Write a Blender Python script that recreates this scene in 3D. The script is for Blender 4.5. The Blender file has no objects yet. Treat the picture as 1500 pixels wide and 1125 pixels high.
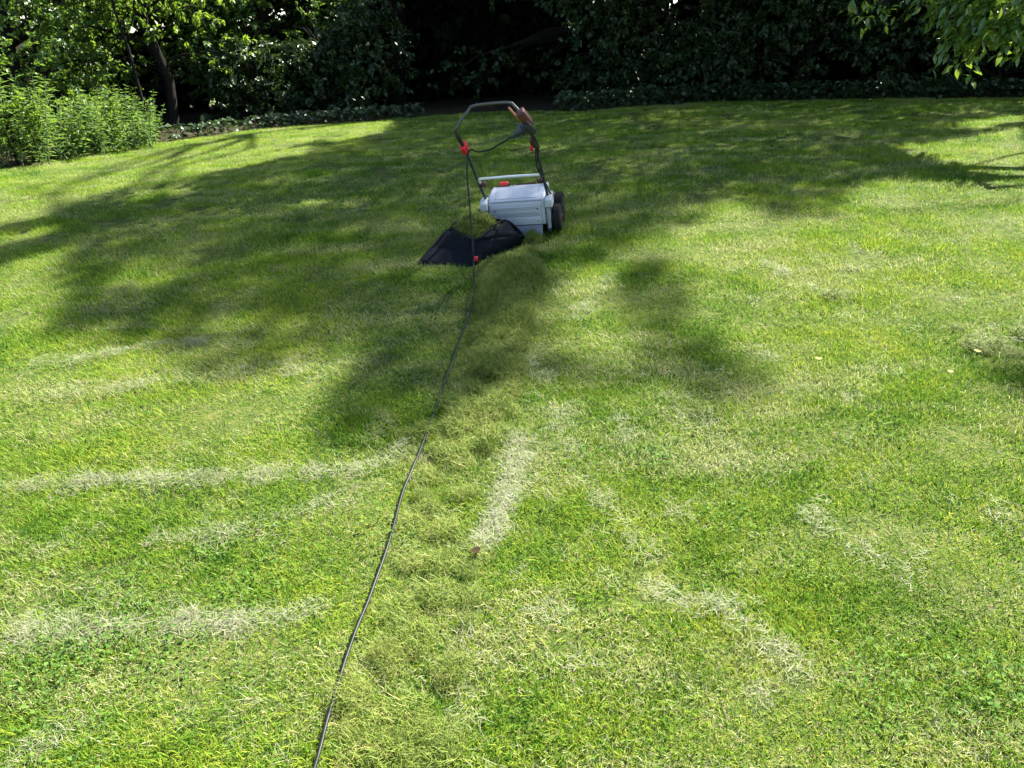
import bpy, math
import numpy as np
from mathutils import Vector, Matrix

rng = np.random.default_rng(7)
sc = bpy.context.scene
COL = sc.collection

# ------------------------------------------------------------------ camera, world, sun, exposure
PITCH = math.radians(24)
CAM = np.array([0.0, 0.0, 1.5])
FPX = 1100.0
cam_d = bpy.data.cameras.new('camera')
cam_d.sensor_width = 36
cam_d.lens = 36 * FPX / 1500
cam_d.clip_start = 0.05
cam_d.clip_end = 2000
cam = bpy.data.objects.new('camera', cam_d)
cam.location = CAM
cam.rotation_euler = (math.pi / 2 - PITCH, 0, 0)
COL.objects.link(cam)
sc.camera = cam

SUN_EL = math.radians(52)
SUN_AZ = math.radians(50)          # clockwise from +Y (away from the camera) towards +X
S = np.array([math.sin(SUN_AZ) * math.cos(SUN_EL), math.cos(SUN_AZ) * math.cos(SUN_EL), math.sin(SUN_EL)])
world = bpy.data.worlds.new('World')
sc.world = world
world.use_nodes = True
wn = world.node_tree
sky = wn.nodes.new('ShaderNodeTexSky')
sky.sky_type = 'NISHITA'
sky.sun_disc = False
sky.sun_elevation = SUN_EL
sky.sun_rotation = SUN_AZ
sky.air_density = 1.0
sky.dust_density = 0.8
bg = wn.nodes['Background']
bg.inputs['Strength'].default_value = 0.062
wn.links.new(sky.outputs[0], bg.inputs[0])
sun_d = bpy.data.lights.new('sun', 'SUN')
sun_d.energy = 5.0
sun_d.angle = math.radians(0.53)
sun_d.color = (1.0, 0.955, 0.86)
sun = bpy.data.objects.new('sun', sun_d)
sun.rotation_euler = Vector(S).to_track_quat('Z', 'Y').to_euler()
sun.location = (20, 20, 30)
COL.objects.link(sun)
sc.view_settings.view_transform = 'Standard'
sc.view_settings.look = 'None'
sc.view_settings.gamma = 1
sc.view_settings.use_curve_mapping = False
sc.view_settings.exposure = 2.48

# ------------------------------------------------------------------ terrain and picking points on it
_ys = np.linspace(-80, 900, 49001)
def _slope(y):
    s = .148 / (1 + np.exp(np.clip((y - 5.2) / .7, -60, 60)))
    s = s - .07 * (1 / (1 + np.exp(np.clip(-(y - 16) / 1.5, -60, 60)))) * np.exp(-np.maximum(y - 16, 0) / 60)
    return np.where(y < -3, .148 * np.exp((y + 3) / 6), s)
_zs = np.cumsum(_slope(_ys)) * (_ys[1] - _ys[0])
_zs -= np.interp(0, _ys, _zs)
def zg(x, y):
    return np.interp(y, _ys, _zs) + .3 * np.tanh(np.asarray(x) / 6.)
def proj(P):
    P = np.atleast_2d(P) - CAM
    c, s = math.cos(PITCH), math.sin(PITCH)
    d = P[:, 1] * c - P[:, 2] * s
    u = P[:, 1] * s + P[:, 2] * c
    d = np.where(d < .05, .05, d)
    return np.stack([750 + FPX * P[:, 0] / d, 562.5 - FPX * u / d], 1)
_t = np.concatenate([np.linspace(.5, 20, 12000), np.linspace(20, 80, 4000)])
def pick(px, py, h=0.0):
    a = (px - 750) / FPX; b = (562.5 - py) / FPX
    c, s = math.cos(PITCH), math.sin(PITCH)
    r = np.array([a, c + b * s, -s + b * c])
    z = CAM[2] + _t * r[2] - zg(_t * r[0], _t * r[1]) - h
    i = int(np.argmax(z < 0))
    return CAM + _t[i] * r
# far edge of the lawn
_ex = np.array([-14, -8, -5.2, -4.27, -3.84, -3.04, -2.2, -1.53, -.45, .79, 2.27, 4.2, 5.6, 9, 14])
_ey = np.array([3.0, 3.6, 5.2, 6.44, 7.99, 9.4, 9.8, 10.0, 10.4, 9.7, 10.2, 9.6, 9.2, 8.2, 7.0])
def y_edge(x):
    return np.interp(x, _ex, _ey)

def in_poly(px, py, poly):
    poly = np.asarray(poly, float)
    inside = np.zeros(px.shape, bool)
    j = len(poly) - 1
    for i in range(len(poly)):
        xi, yi = poly[i]; xj, yj = poly[j]
        c = ((yi > py) != (yj > py)) & (px < (xj - xi) * (py - yi) / (yj - yi + 1e-9) + xi)
        inside ^= c
        j = i
    return inside
# outline of the tree shade on the lawn (where crowns stand between sun and lawn)
SHADE = [
    [(575, 183), (500, 197), (460, 207), (380, 226), (300, 246), (200, 271), (100, 300), (0, 333), (-260, 415),
     (-260, 500), (0, 389), (60, 372), (125, 356), (90, 376), (66, 398), (62, 420), (100, 430), (70, 462), (45, 486),
     (120, 496), (215, 500), (250, 540), (310, 560), (400, 545), (520, 520), (480, 585), (462, 630), (510, 662),
     (600, 655), (640, 640), (690, 590), (745, 566), (840, 572), (862, 545), (820, 505), (800, 455), (812, 420), (860, 395),
     (915, 372), (1000, 332), (1060, 300), (1105, 300), (1125, 325), (1200, 328), (1252, 312), (1235, 280), (1290, 268),
     (1400, 264), (1500, 246), (1760, 215), (1760, 100), (600, 100), (585, 150)],
    [(585, 178), (380, 190), (240, 205), (240, 100), (600, 100)],
    [(885, 440), (925, 385), (965, 368), (1012, 420), (992, 482), (1095, 528), (1132, 588), (1040, 604), (962, 572), (925, 505)],
    [(775, 515), (835, 512), (900, 545), (955, 578), (850, 578), (765, 568)],
    [(1452, 532), (1500, 528), (1620, 540), (1620, 610), (1500, 582), (1462, 570)],
    [(1476, 615), (1500, 612), (1560, 620), (1560, 650), (1500, 642)],
]
LIT = [  # sun flecks left inside the shade
    [(470, 208), (540, 187), (576, 176), (562, 192), (500, 209)],
    [(255, 252), (350, 233), (458, 212), (456, 222), (350, 246), (262, 264)],
    [(188, 286), (264, 270), (264, 283), (192, 299)],
    [(30, 316), (82, 308), (80, 318), (36, 328)], [(-40, 352), (66, 334), (68, 346), (-40, 372)],
    [(155, 402), (250, 402), (245, 419), (165, 421)], [(300, 470), (380, 462), (370, 480), (310, 486)], [(420, 300), (480, 292), (470, 304), (425, 308)],
    [(1310, 228), (1400, 205), (1490, 188), (1500, 200), (1420, 222), (1340, 240)],
    [(1400, 182), (1490, 170), (1500, 178), (1430, 192)],
    [(835, 455), (885, 445), (905, 500), (860, 505)],
    [(690, 500), (760, 495), (755, 520), (700, 520)],
]
def shaded(G):
    q = proj(G)
    m = np.zeros(len(q), bool)
    for p in SHADE: m |= in_poly(q[:, 0], q[:, 1], p)
    for p in LIT: m &= ~in_poly(q[:, 0], q[:, 1], p)
    return m
def drop_to_ground(P):
    G = P.copy()
    for _ in range(4):
        k = (G[:, 2] - zg(G[:, 0], G[:, 1])) / S[2]
        G = G - k[:, None] * S
    return G
def keep_mask(P, protect_left=True):
    """foliage that would shade the sunlit lawn of the photograph is not grown"""
    G = drop_to_ground(P)
    q = proj(G)
    on_lawn = (G[:, 1] < y_edge(G[:, 0]) + .05) & (G[:, 1] > .4) & (q[:, 0] > -250) & (q[:, 0] < 1750) & (q[:, 1] > 100)
    bad = on_lawn & ~shaded(G)
    k = (P[:, 2] - 1.8) / S[2]
    H = P - k[:, None] * S
    bad |= (k > .45) & (H[:, 0] > 3.35) & (H[:, 0] < 4.8) & (H[:, 1] > 5.3) & (H[:, 1] < 6.2)
    if protect_left:
        k = (P[:, 2] - 1.3) / S[2]
        H = P - k[:, None] * S
        bad |= (k > .4) & (H[:, 0] < -2.75) & (H[:, 0] > -9) & (H[:, 1] > 5.3) & (H[:, 1] < 11.6)
    return ~bad

# ------------------------------------------------------------------ mesh helpers
def link(name, me, parent=None, mat=None):
    o = bpy.data.objects.new(name, me)
    COL.objects.link(o)
    if parent is not None: o.parent = parent
    if mat is not None and me is not None: me.materials.append(mat)
    return o
def mesh_np(name, V, F, attrs=None, smooth=False):
    V = np.asarray(V, np.float32); F = np.asarray(F, np.int32)
    me = bpy.data.meshes.new(name)
    me.vertices.add(len(V)); me.vertices.foreach_set('co', V.ravel())
    n, k = F.shape
    me.loops.add(n * k); me.loops.foreach_set('vertex_index', F.ravel())
    me.polygons.add(n)
    me.polygons.foreach_set('loop_start', np.arange(0, n * k, k, dtype=np.int32))
    me.polygons.foreach_set('loop_total', np.full(n, k, np.int32))
    if smooth: me.polygons.foreach_set('use_smooth', np.ones(n, bool))
    for a, v in (attrs or {}).items():
        at = me.attributes.new(a, 'FLOAT', 'POINT')
        at.data.foreach_set('value', np.asarray(v, np.float32))
    me.update(); me.validate()
    return me
def norm(v):
    return v / np.maximum(np.linalg.norm(v, axis=-1, keepdims=True), 1e-9)
def catmull(pts, n=6):
    P = np.asarray(pts, float)
    P = np.vstack([2 * P[0] - P[1], P, 2 * P[-1] - P[-2]])
    out = []
    for i in range(1, len(P) - 2):
        for t in np.linspace(0, 1, n, endpoint=False):
            a, b, c, d = P[i - 1], P[i], P[i + 1], P[i + 2]
            out.append(.5 * ((2 * b) + (c - a) * t + (2 * a - 5 * b + 4 * c - d) * t * t + (3 * b - a - 3 * c + d) * t ** 3))
    out.append(P[-2])
    return np.array(out)
def tube_geo(pts, rad, n=8, cap=True):
    P = np.asarray(pts, float); m = len(P)
    R = np.full(m, rad, float) if np.isscalar(rad) else np.asarray(rad, float)
    T = norm(np.gradient(P, axis=0))
    ref = np.array([0, 0, 1.]) if abs(T[0][2]) < .9 else np.array([1., 0, 0])
    u = norm(np.cross(T[0], ref)); V = []
    for i in range(m):
        u = norm(u - T[i] * (u @ T[i])); w = np.cross(T[i], u)
        for k in range(n):
            a = 2 * math.pi * k / n
            V.append(P[i] + R[i] * (math.cos(a) * u + math.sin(a) * w))
    F = []
    for i in range(m - 1):
        for k in range(n):
            a = i * n + k; b = i * n + (k + 1) % n
            F.append((a, b, b + n, a + n))
    if cap:
        V.append(P[0]); V.append(P[-1])
        for k in range(n):
            F.append((len(V) - 2, (k + 1) % n, k, k)); F.append((len(V) - 1, (m - 1) * n + k, (m - 1) * n + (k + 1) % n, (m - 1) * n + (k + 1) % n))
    return V, F
class MB:
    """collects pieces and links them as one mesh"""
    def __init__(s): s.V = []; s.F = []
    def add(s, V, F):
        o = len(s.V); s.V += [tuple(v) for v in V]
        for f in F:
            g = []
            for i in f:
                if i + o not in g: g.append(i + o)
            if len(g) > 2: s.F.append(tuple(g))
        return s
    def tube(s, pts, rad, n=8): return s.add(*tube_geo(pts, rad, n))
    def box(s, c, d, rot=None):
        V = []
        for x in (-.5, .5):
            for y in (-.5, .5):
                for z in (-.5, .5):
                    v = np.array([x * d[0], y * d[1], z * d[2]])
                    if rot is not None: v = np.asarray(rot) @ v
                    V.append(v + np.asarray(c))
        return s.add(V, [(0, 1, 3, 2), (4, 6, 7, 5), (0, 4, 5, 1), (2, 3, 7, 6), (0, 2, 6, 4), (1, 5, 7, 3)])
    def prism(s, prof, x0, x1):
        """profile of (y,z) swept along x"""
        n = len(prof)
        V = [(x0, y, z) for y, z in prof] + [(x1, y, z) for y, z in prof]
        return s.add(V, [tuple(range(n))[::-1], tuple(range(n, 2 * n))] + [(i, (i + 1) % n, n + (i + 1) % n, n + i) for i in range(n)])
    def lathe_x(s, prof, c, n=24):
        """profile of (x,r) turned round the x axis through c"""
        V = []; m = len(prof)
        for x, r in prof:
            for k in range(n):
                a = 2 * math.pi * k / n
                V.append((c[0] + x, c[1] + r * math.cos(a), c[2] + r * math.sin(a)))
        F = [(i * n + k, i * n + (k + 1) % n, (i + 1) * n + (k + 1) % n, (i + 1) * n + k) for i in range(m - 1) for k in range(n)]
        F += [tuple(range(n))[::-1], tuple((m - 1) * n + k for k in range(n))]
        return s.add(V, F)
    def build(s, name, mat, parent=None, bevel=0, smooth=True, seg=2):
        me = bpy.data.meshes.new(name)
        me.from_pydata(s.V, [], s.F)
        import bmesh
        bm = bmesh.new(); bm.from_mesh(me)
        bmesh.ops.recalc_face_normals(bm, faces=bm.faces)
        if bevel:
            es = [e for e in bm.edges if len(e.link_faces) == 2 and e.calc_face_angle(0) > .5]
            bmesh.ops.bevel(bm, geom=es, offset=bevel, segments=seg, affect='EDGES', profile=.6)
        bm.to_mesh(me); bm.free()
        if smooth:
            for p in me.polygons: p.use_smooth = True
            try: me.set_sharp_from_angle(angle=math.radians(38))
            except Exception: pass
        return link(name, me, parent, mat)
def tag(o, label=None, cat=None, group=None, kind=None):
    if label: o['label'] = label
    if cat: o['category'] = cat
    if group: o['group'] = group
    if kind: o['kind'] = kind
    return o
def empty(name, loc=(0, 0, 0)):
    o = bpy.data.objects.new(name, None)
    o.empty_display_size = .1
    COL.objects.link(o); o.location = loc
    return o

# ------------------------------------------------------------------ materials
def new_mat(name):
    m = bpy.data.materials.new(name); m.use_nodes = True
    nt = m.node_tree
    return m, nt, nt.nodes['Principled BSDF'], nt.nodes['Material Output']
def ramp(nt, stops):
    r = nt.nodes.new('ShaderNodeValToRGB')
    e = r.color_ramp.elements
    while len(e) < len(stops): e.new(.5)
    for el, (p, c) in zip(e, stops):
        el.position = p; el.color = (*c, 1)
    return r
def math_node(nt, op, a, b=None, clamp=False):
    n = nt.nodes.new('ShaderNodeMath'); n.operation = op; n.use_clamp = clamp
    for i, v in enumerate((a, b)):
        if v is None: continue
        if isinstance(v, (int, float)): n.inputs[i].default_value = v
        else: nt.links.new(v, n.inputs[i])
    return n.outputs[0]
def noise(nt, vec, scale, detail=3, rough=.55):
    n = nt.nodes.new('ShaderNodeTexNoise')
    n.inputs['Scale'].default_value = scale; n.inputs['Detail'].default_value = detail; n.inputs['Roughness'].default_value = rough
    nt.links.new(vec, n.inputs['Vector'])
    return n.outputs['Fac']
def mixcol(nt, fac, a, b):
    n = nt.nodes.new('ShaderNodeMix'); n.data_type = 'RGBA'
    ins = [s for s in n.inputs if s.enabled or True]
    def put(sock, v):
        if isinstance(v, tuple): sock.default_value = (*v, 1)
        elif isinstance(v, (int, float)): sock.default_value = v
        else: nt.links.new(v, sock)
    put(n.inputs[0], fac); put(n.inputs[6], a); put(n.inputs[7], b)
    return n.outputs[2]
def attr(nt, name):
    a = nt.nodes.new('ShaderNodeAttribute'); a.attribute_name = name
    return a.outputs['Fac']
def pos(nt):
    return nt.nodes.new('ShaderNodeNewGeometry').outputs['Position']
def leafy(nt, bsdf, out, color, trans=.35, rough=.45, tcol=None, spec=.4):
    nt.links.new(color, bsdf.inputs['Base Color'])
    bsdf.inputs['Roughness'].default_value = rough
    bsdf.inputs['Specular IOR Level'].default_value = spec
    t = nt.nodes.new('ShaderNodeBsdfTranslucent')
    if tcol is None: nt.links.new(color, t.inputs['Color'])
    else: nt.links.new(tcol, t.inputs['Color'])
    mx = nt.nodes.new('ShaderNodeMixShader'); mx.inputs[0].default_value = trans
    nt.links.new(bsdf.outputs[0], mx.inputs[1]); nt.links.new(t.outputs[0], mx.inputs[2])
    nt.links.new(mx.outputs[0], out.inputs['Surface'])
def foliage_mat(name, dark, mid, light, trans=.35, rough=.42, spec=.5, yellow=1.0):
    m, nt, b, o = new_mat(name)
    n = noise(nt, pos(nt), 1.6, 2)
    f = math_node(nt, 'ADD', math_node(nt, 'MULTIPLY', attr(nt, 'tint'), .75), math_node(nt, 'MULTIPLY_ADD', n, .5), True)
    # MULTIPLY_ADD needs a third value
    for nd in nt.nodes:
        if nd.type == 'MATH' and nd.operation == 'MULTIPLY_ADD': nd.inputs[2].default_value = -.13
    r = ramp(nt, [(.0, dark), (.5, mid), (1., light)])
    nt.links.new(f, r.inputs[0])
    # light that comes through a leaf is yellower than light off it
    tc = mixcol(nt, .6 * yellow, r.outputs[0], tuple(min(1, c * k) for c, k in zip(light, (1.5, 1.35, .6))))
    leafy(nt, b, o, r.outputs[0], trans, rough, tc, spec)
    return m
def plain(name, col, rough=.5, metal=0, spec=.5, var=.15, scale=30, bump=0):
    m, nt, b, o = new_mat(name)
    p = pos(nt)
    n = noise(nt, p, scale, 4)
    r = ramp(nt, [(.25, tuple(c * (1 - var) for c in col)), (.75, tuple(min(1, c * (1 + var)) for c in col))])
    nt.links.new(n, r.inputs[0]); nt.links.new(r.outputs[0], b.inputs['Base Color'])
    rr = nt.nodes.new('ShaderNodeMapRange'); nt.links.new(n, rr.inputs[0])
    rr.inputs[3].default_value = max(.05, rough - .1); rr.inputs[4].default_value = min(1, rough + .1)
    nt.links.new(rr.outputs[0], b.inputs['Roughness'])
    b.inputs['Metallic'].default_value = metal
    b.inputs['Specular IOR Level'].default_value = spec
    if bump:
        bn = nt.nodes.new('ShaderNodeBump'); bn.inputs['Strength'].default_value = bump; bn.inputs['Distance'].default_value = .004
        nt.links.new(noise(nt, p, scale * 5, 3), bn.inputs['Height']); nt.links.new(bn.outputs[0], b.inputs['Normal'])
    return m

# ground: soil and short green under the blades, leaf litter beyond the lawn
def ground_mat():
    m, nt, b, o = new_mat('ground_soil')
    p = pos(nt)
    n1 = noise(nt, p, 1.3, 4); n2 = noise(nt, p, 22, 5, .65); n3 = noise(nt, p, 90, 3, .7)
    g = ramp(nt, [(.3, (.03, .05, .010)), (.5, (.06, .09, .015)), (.7, (.11, .12, .03))])
    nt.links.new(n2, g.inputs[0])
    s = ramp(nt, [(.3, (.05, .038, .022)), (.7, (.16, .13, .07))])
    nt.links.new(n3, s.inputs[0])
    c = mixcol(nt, math_node(nt, 'GREATER_THAN', n3, .6), g.outputs[0], s.outputs[0])
    lit = ramp(nt, [(.3, (.018, .014, .008)), (.6, (.04, .03, .016)), (.8, (.03, .04, .012))])
    nt.links.new(n2, lit.inputs[0])
    c = mixcol(nt, attr(nt, 'lawn'), lit.outputs[0], c)
    nt.links.new(c, b.inputs['Base Color'])
    b.inputs['Roughness'].default_value = .95; b.inputs['Specular IOR Level'].default_value = .1
    bn = nt.nodes.new('ShaderNodeBump'); bn.inputs['Strength'].default_value = .8; bn.inputs['Distance'].default_value = .02
    nt.links.new(n3, bn.inputs['Height']); nt.links.new(bn.outputs[0], b.inputs['Normal'])
    return m
def grass_mat():
    m, nt, b, o = new_mat('lawn_grass')
    p = pos(nt); t = attr(nt, 'tint'); dry = attr(nt, 'dry')
    n1 = noise(nt, p, .9, 3); n2 = noise(nt, p, 4.5, 3, .6)
    mm = nt.nodes.new('ShaderNodeMapping'); mm.inputs['Scale'].default_value = (1.0, 3.2, 1); mm.inputs['Rotation'].default_value = (0, 0, .12)
    nt.links.new(p, mm.inputs['Vector'])
    n3 = noise(nt, mm.outputs[0], 1.5, 4, .62)
    f = math_node(nt, 'ADD', math_node(nt, 'MULTIPLY', t, .88), math_node(nt, 'SUBTRACT', math_node(nt, 'ADD', math_node(nt, 'MULTIPLY', n1, 1.15), math_node(nt, 'MULTIPLY', n2, .95)), .97), True)
    r = ramp(nt, [(.02, (.018, .065, .008)), (.3, (.082, .205, .013)), (.6, (.172, .275, .018)), (1., (.315, .355, .038))])
    nt.links.new(f, r.inputs[0])
    st = ramp(nt, [(.0, (.36, .34, .16)), (.5, (.28, .32, .10)), (1., (.44, .44, .27))])
    nt.links.new(t, st.inputs[0])
    # some blades are dry everywhere, many where thatch was pulled up
    th = math_node(nt, 'SUBTRACT', math_node(nt, 'ADD', math_node(nt, 'MULTIPLY', math_node(nt, 'SUBTRACT', n3, .47), 2.6), math_node(nt, 'MULTIPLY', math_node(nt, 'SUBTRACT', n2, .5), .7)), -.08)
    isdry = math_node(nt, 'LESS_THAN', dry, th)
    c = mixcol(nt, isdry, r.outputs[0], st.outputs[0])
    leafy(nt, b, o, c, .46, .6, None, .15)
    return m
def strand_mat(name, stops, trans=.25, scale=5):
    m, nt, b, o = new_mat(name)
    n = noise(nt, pos(nt), scale, 3)
    f = math_node(nt, 'ADD', math_node(nt, 'MULTIPLY', attr(nt, 'tint'), .6), math_node(nt, 'MULTIPLY', n, .5), True)
    r = ramp(nt, stops); nt.links.new(f, r.inputs[0])
    leafy(nt, b, o, r.outputs[0], trans, .6, None, .25)
    return m

M = {}
M['ground'] = ground_mat()
M['grass'] = grass_mat()
M['thatch'] = strand_mat('dry_thatch', [(.1, (.10, .095, .05)), (.35, (.22, .215, .13)), (.6, (.30, .30, .205)), (.8, (.19, .25, .08)), (1, (.12, .22, .03))])
M['moss'] = strand_mat('raked_moss', [(.1, (.04, .055, .010)), (.4, (.088, .138, .015)), (.65, (.152, .208, .025)), (.9, (.25, .23, .07)), (1, (.33, .31, .12))], .2)
M['clover'] = foliage_mat('clover_leaf', (.045, .10, .02), (.075, .15, .026), (.12, .19, .035), .3, .75, .08)
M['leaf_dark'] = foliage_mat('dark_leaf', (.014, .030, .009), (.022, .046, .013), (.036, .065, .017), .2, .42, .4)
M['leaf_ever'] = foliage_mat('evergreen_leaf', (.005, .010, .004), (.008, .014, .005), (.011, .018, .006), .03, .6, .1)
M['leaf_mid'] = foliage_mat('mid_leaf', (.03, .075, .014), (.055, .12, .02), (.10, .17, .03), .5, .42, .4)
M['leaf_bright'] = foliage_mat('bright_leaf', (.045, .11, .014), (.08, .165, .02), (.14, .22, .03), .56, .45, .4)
M['leaf_nettle'] = foliage_mat('weed_leaf', (.04, .10, .022), (.07, .145, .032), (.12, .20, .045), .48, .6, .2)
M['leaf_cherry'] = foliage_mat('branch_leaf', (.05, .11, .018), (.08, .16, .025), (.13, .20, .03), .42, .26, .7)
M['flower'] = plain('cream_flower', (.62, .58, .40), .7, var=.1)
M['bark'] = plain('bark', (.011, .0095, .008), .95, spec=.1, var=.5, scale=25, bump=.8)
M['bark_pale'] = plain('pale_bark', (.07, .065, .05), .9, var=.4, scale=25, bump=.6)
M['stem'] = plain('green_stem', (.08, .12, .04), .6, var=.3)
M['grey_plastic'] = plain('pale_grey_plastic', (.36, .385, .42), .45, var=.05, scale=60)
M['grey_mid'] = plain('mid_grey_plastic', (.22, .24, .27), .5, var=.08, scale=60)
M['grey_dark'] = plain('flap_grey_plastic', (.13, .145, .16), .55, var=.12, scale=60)
M['black_plastic'] = plain('black_plastic', (.014, .015, .018), .45, var=.2)
M['rubber'] = plain('tyre_rubber', (.009, .009, .009), .8, spec=.2, var=.25)
M['red'] = plain('red_plastic', (.55, .025, .03), .38, var=.1)
M['dull_red'] = plain('dull_red_plastic', (.07, .016, .014), .55, var=.2)
M['orange'] = plain('orange_plastic', (.30, .09, .045), .45, var=.15)
M['tube'] = plain('grey_tube', (.085, .08, .075), .4, .5, var=.12)
M['tube_dark'] = plain('dark_tube', (.035, .042, .048), .4, .2, var=.15)
M['silver'] = plain('silver_tube', (.62, .64, .64), .35, .35, var=.08)
M['cable'] = plain('cable_rubber', (.014, .015, .016), .42, spec=.16, var=.15)
M['cable_mower'] = plain('mower_lead_rubber', (.016, .018, .02), .45, var=.15)
M['plug'] = plain('plug_rubber', (.022, .028, .045), .5, var=.15)
M['bag'] = plain('black_bag_fabric', (.006, .007, .011), .85, spec=.12, var=.3, scale=40, bump=.4)
M['bag_grey'] = plain('grey_bag_weave', (.012, .013, .017), .85, spec=.12, var=.3, scale=80, bump=.5)
M['yellow_leaf'] = plain('fallen_leaf_skin', (.26, .27, .08), .8, spec=.1, var=.15)
M['brown_leaf'] = plain('brown_leaf_skin', (.022, .014, .007), .95, spec=.1, var=.3)

# ------------------------------------------------------------------ the ground
def build_ground():
    fx = np.linspace(-9, 10, 191); fy = np.linspace(-2, 18, 201)
    gx = 10 + np.cumsum(1.25 ** np.arange(1, 26) * .12); gx = gx[gx < 420]
    far_x = np.concatenate([-(gx - 1)[::-1], fx, gx])
    gy = 18 + np.cumsum(1.25 ** np.arange(1, 28) * .12); gy = gy[gy < 780]
    by = -2 - np.cumsum(1.3 ** np.arange(1, 15) * .15); by = by[by > -60][::-1]
    yy = np.concatenate([by, fy, gy])
    X, Y = np.meshgrid(far_x, yy)
    Z = zg(X, Y)
    Z = Z + .008 * np.sin(X * 5.1 + 1.3 * np.sin(Y * 3.7)) * np.sin(Y * 6.3 + X) * (np.abs(X) < 10) * (Y < 18)
    n, m = X.shape
    V = np.stack([X.ravel(), Y.ravel(), Z.ravel()], 1)
    i = np.arange(n - 1)[:, None] * m + np.arange(m - 1)[None]
    F = np.stack([i, i + 1, i + m + 1, i + m], -1).reshape(-1, 4)
    e = y_edge(V[:, 0])
    lawn = 1 / (1 + np.exp(np.clip((V[:, 1] - e) / .12, -50, 50)))
    lawn = np.maximum(lawn, (V[:, 1] > 24) * 1.0)
    o = link('ground', mesh_np('ground', V, F, {'lawn': lawn}, True), None, M['ground'])
    tag(o, 'sloping ground under the lawn and the trees', kind='structure')
build_ground()

# ------------------------------------------------------------------ blades, strands and scattering
def blades(n, R, L, W, lean, curl, seg=3, flat=0.0, base=None, zbase=None):
    """n tapering ribbons; returns V, F (tris), tint, dry"""
    if base is None:
        a = rng.uniform(0, 2 * math.pi, n); r = R * np.sqrt(rng.uniform(0, 1, n))
        base = np.stack([r * np.cos(a), r * np.sin(a)], 1)
    z0 = np.zeros(n) if zbase is None else zbase
    az = rng.uniform(0, 2 * math.pi, n)
    ln = rng.uniform(*L, n); w = rng.uniform(*W, n); th = rng.uniform(*lean, n); cu = rng.uniform(*curl, n)
    side = rng.normal(0, .5, n)
    tw = rng.normal(0, .6, n)
    pts = [np.stack([base[:, 0], base[:, 1], z0], 1)]
    for k in range(seg):
        ang = th + cu * k / max(1, seg - 1)
        a2 = az + side * k / seg
        d = np.stack([np.sin(ang) * np.cos(a2), np.sin(ang) * np.sin(a2), np.cos(ang)], 1)
        pts.append(pts[-1] + d * (ln / seg)[:, None])
    ws = np.stack([-np.sin(az + tw), np.cos(az + tw), np.zeros(n)], 1)
    V = []; 
    for k in range(seg):
        wk = w * (1 - .55 * (k / seg) ** 1.5) * .5
        V += [pts[k] - ws * wk[:, None], pts[k] + ws * wk[:, None]]
    V.append(pts[seg])
    nv = 2 * seg + 1
    V = np.stack(V, 1).reshape(-1, 3)
    f = []
    for k in range(seg - 1):
        f += [(2 * k, 2 * k + 1, 2 * k + 3), (2 * k, 2 * k + 3, 2 * k + 2)]
    f.append((2 * seg - 2, 2 * seg - 1, 2 * seg))
    f = np.array(f)
    F = (np.arange(n)[:, None, None] * nv + f[None]).reshape(-1, 3)
    tint = np.repeat(rng.uniform(0, 1, n), nv); dry = np.repeat(rng.uniform(0, 1, n), nv)
    return V, F, tint, dry
def join(parts):
    V, F, A, B = [], [], [], []; o = 0
    for v, f, a, b in parts:
        V.append(v); F.append(f + o); A.append(a); B.append(b); o += len(v)
    return np.vstack(V), np.vstack(F), np.concatenate(A), np.concatenate(B)
def proto(col, name, parts, mat):
    V, F, a, b = join(parts)
    me = mesh_np(name, V, F, {'tint': a, 'dry': b})
    me.materials.append(mat)
    o = bpy.data.objects.new(name, me); col.objects.link(o)
def leaf_quads(P, D, N, L, W, fold=.25):
    """one folded leaf (two tris) per point: P base, D axis, N up, L length, W width"""
    D = norm(D); B = norm(np.cross(D, N)); N2 = np.cross(B, D)
    L = L[:, None]; W = W[:, None]
    a = P; c = P + D * L - N2 * L * .12
    b1 = P + D * L * .45 + B * W * .5 + N2 * W * fold; b2 = P + D * L * .45 - B * W * .5 + N2 * W * fold
    V = np.stack([a, b1, c, b2], 1).reshape(-1, 3)
    n = len(P)
    F = (np.arange(n)[:, None, None] * 4 + np.array([(0, 1, 2), (0, 2, 3)])[None]).reshape(-1, 3)
    return V, F
def rosette(n, R, L, h):
    a = rng.uniform(0, 2 * math.pi, n); r = R * np.sqrt(rng.uniform(0, 1, n))
    P = np.stack([r * np.cos(a), r * np.sin(a), rng.uniform(h * .5, h, n)], 1)
    az = rng.uniform(0, 2 * math.pi, n)
    D = np.stack([np.cos(az), np.sin(az), rng.uniform(-.1, .5, n)], 1)
    N = norm(np.stack([rng.normal(0, .3, n), rng.normal(0, .3, n), np.ones(n)], 1))
    l = rng.uniform(.7, 1.2, n) * L
    V, F = leaf_quads(P, D, N, l, l * .75, .12)
    return V, F, np.repeat(rng.uniform(0, 1, n), 4), np.ones(4 * n)

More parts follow.
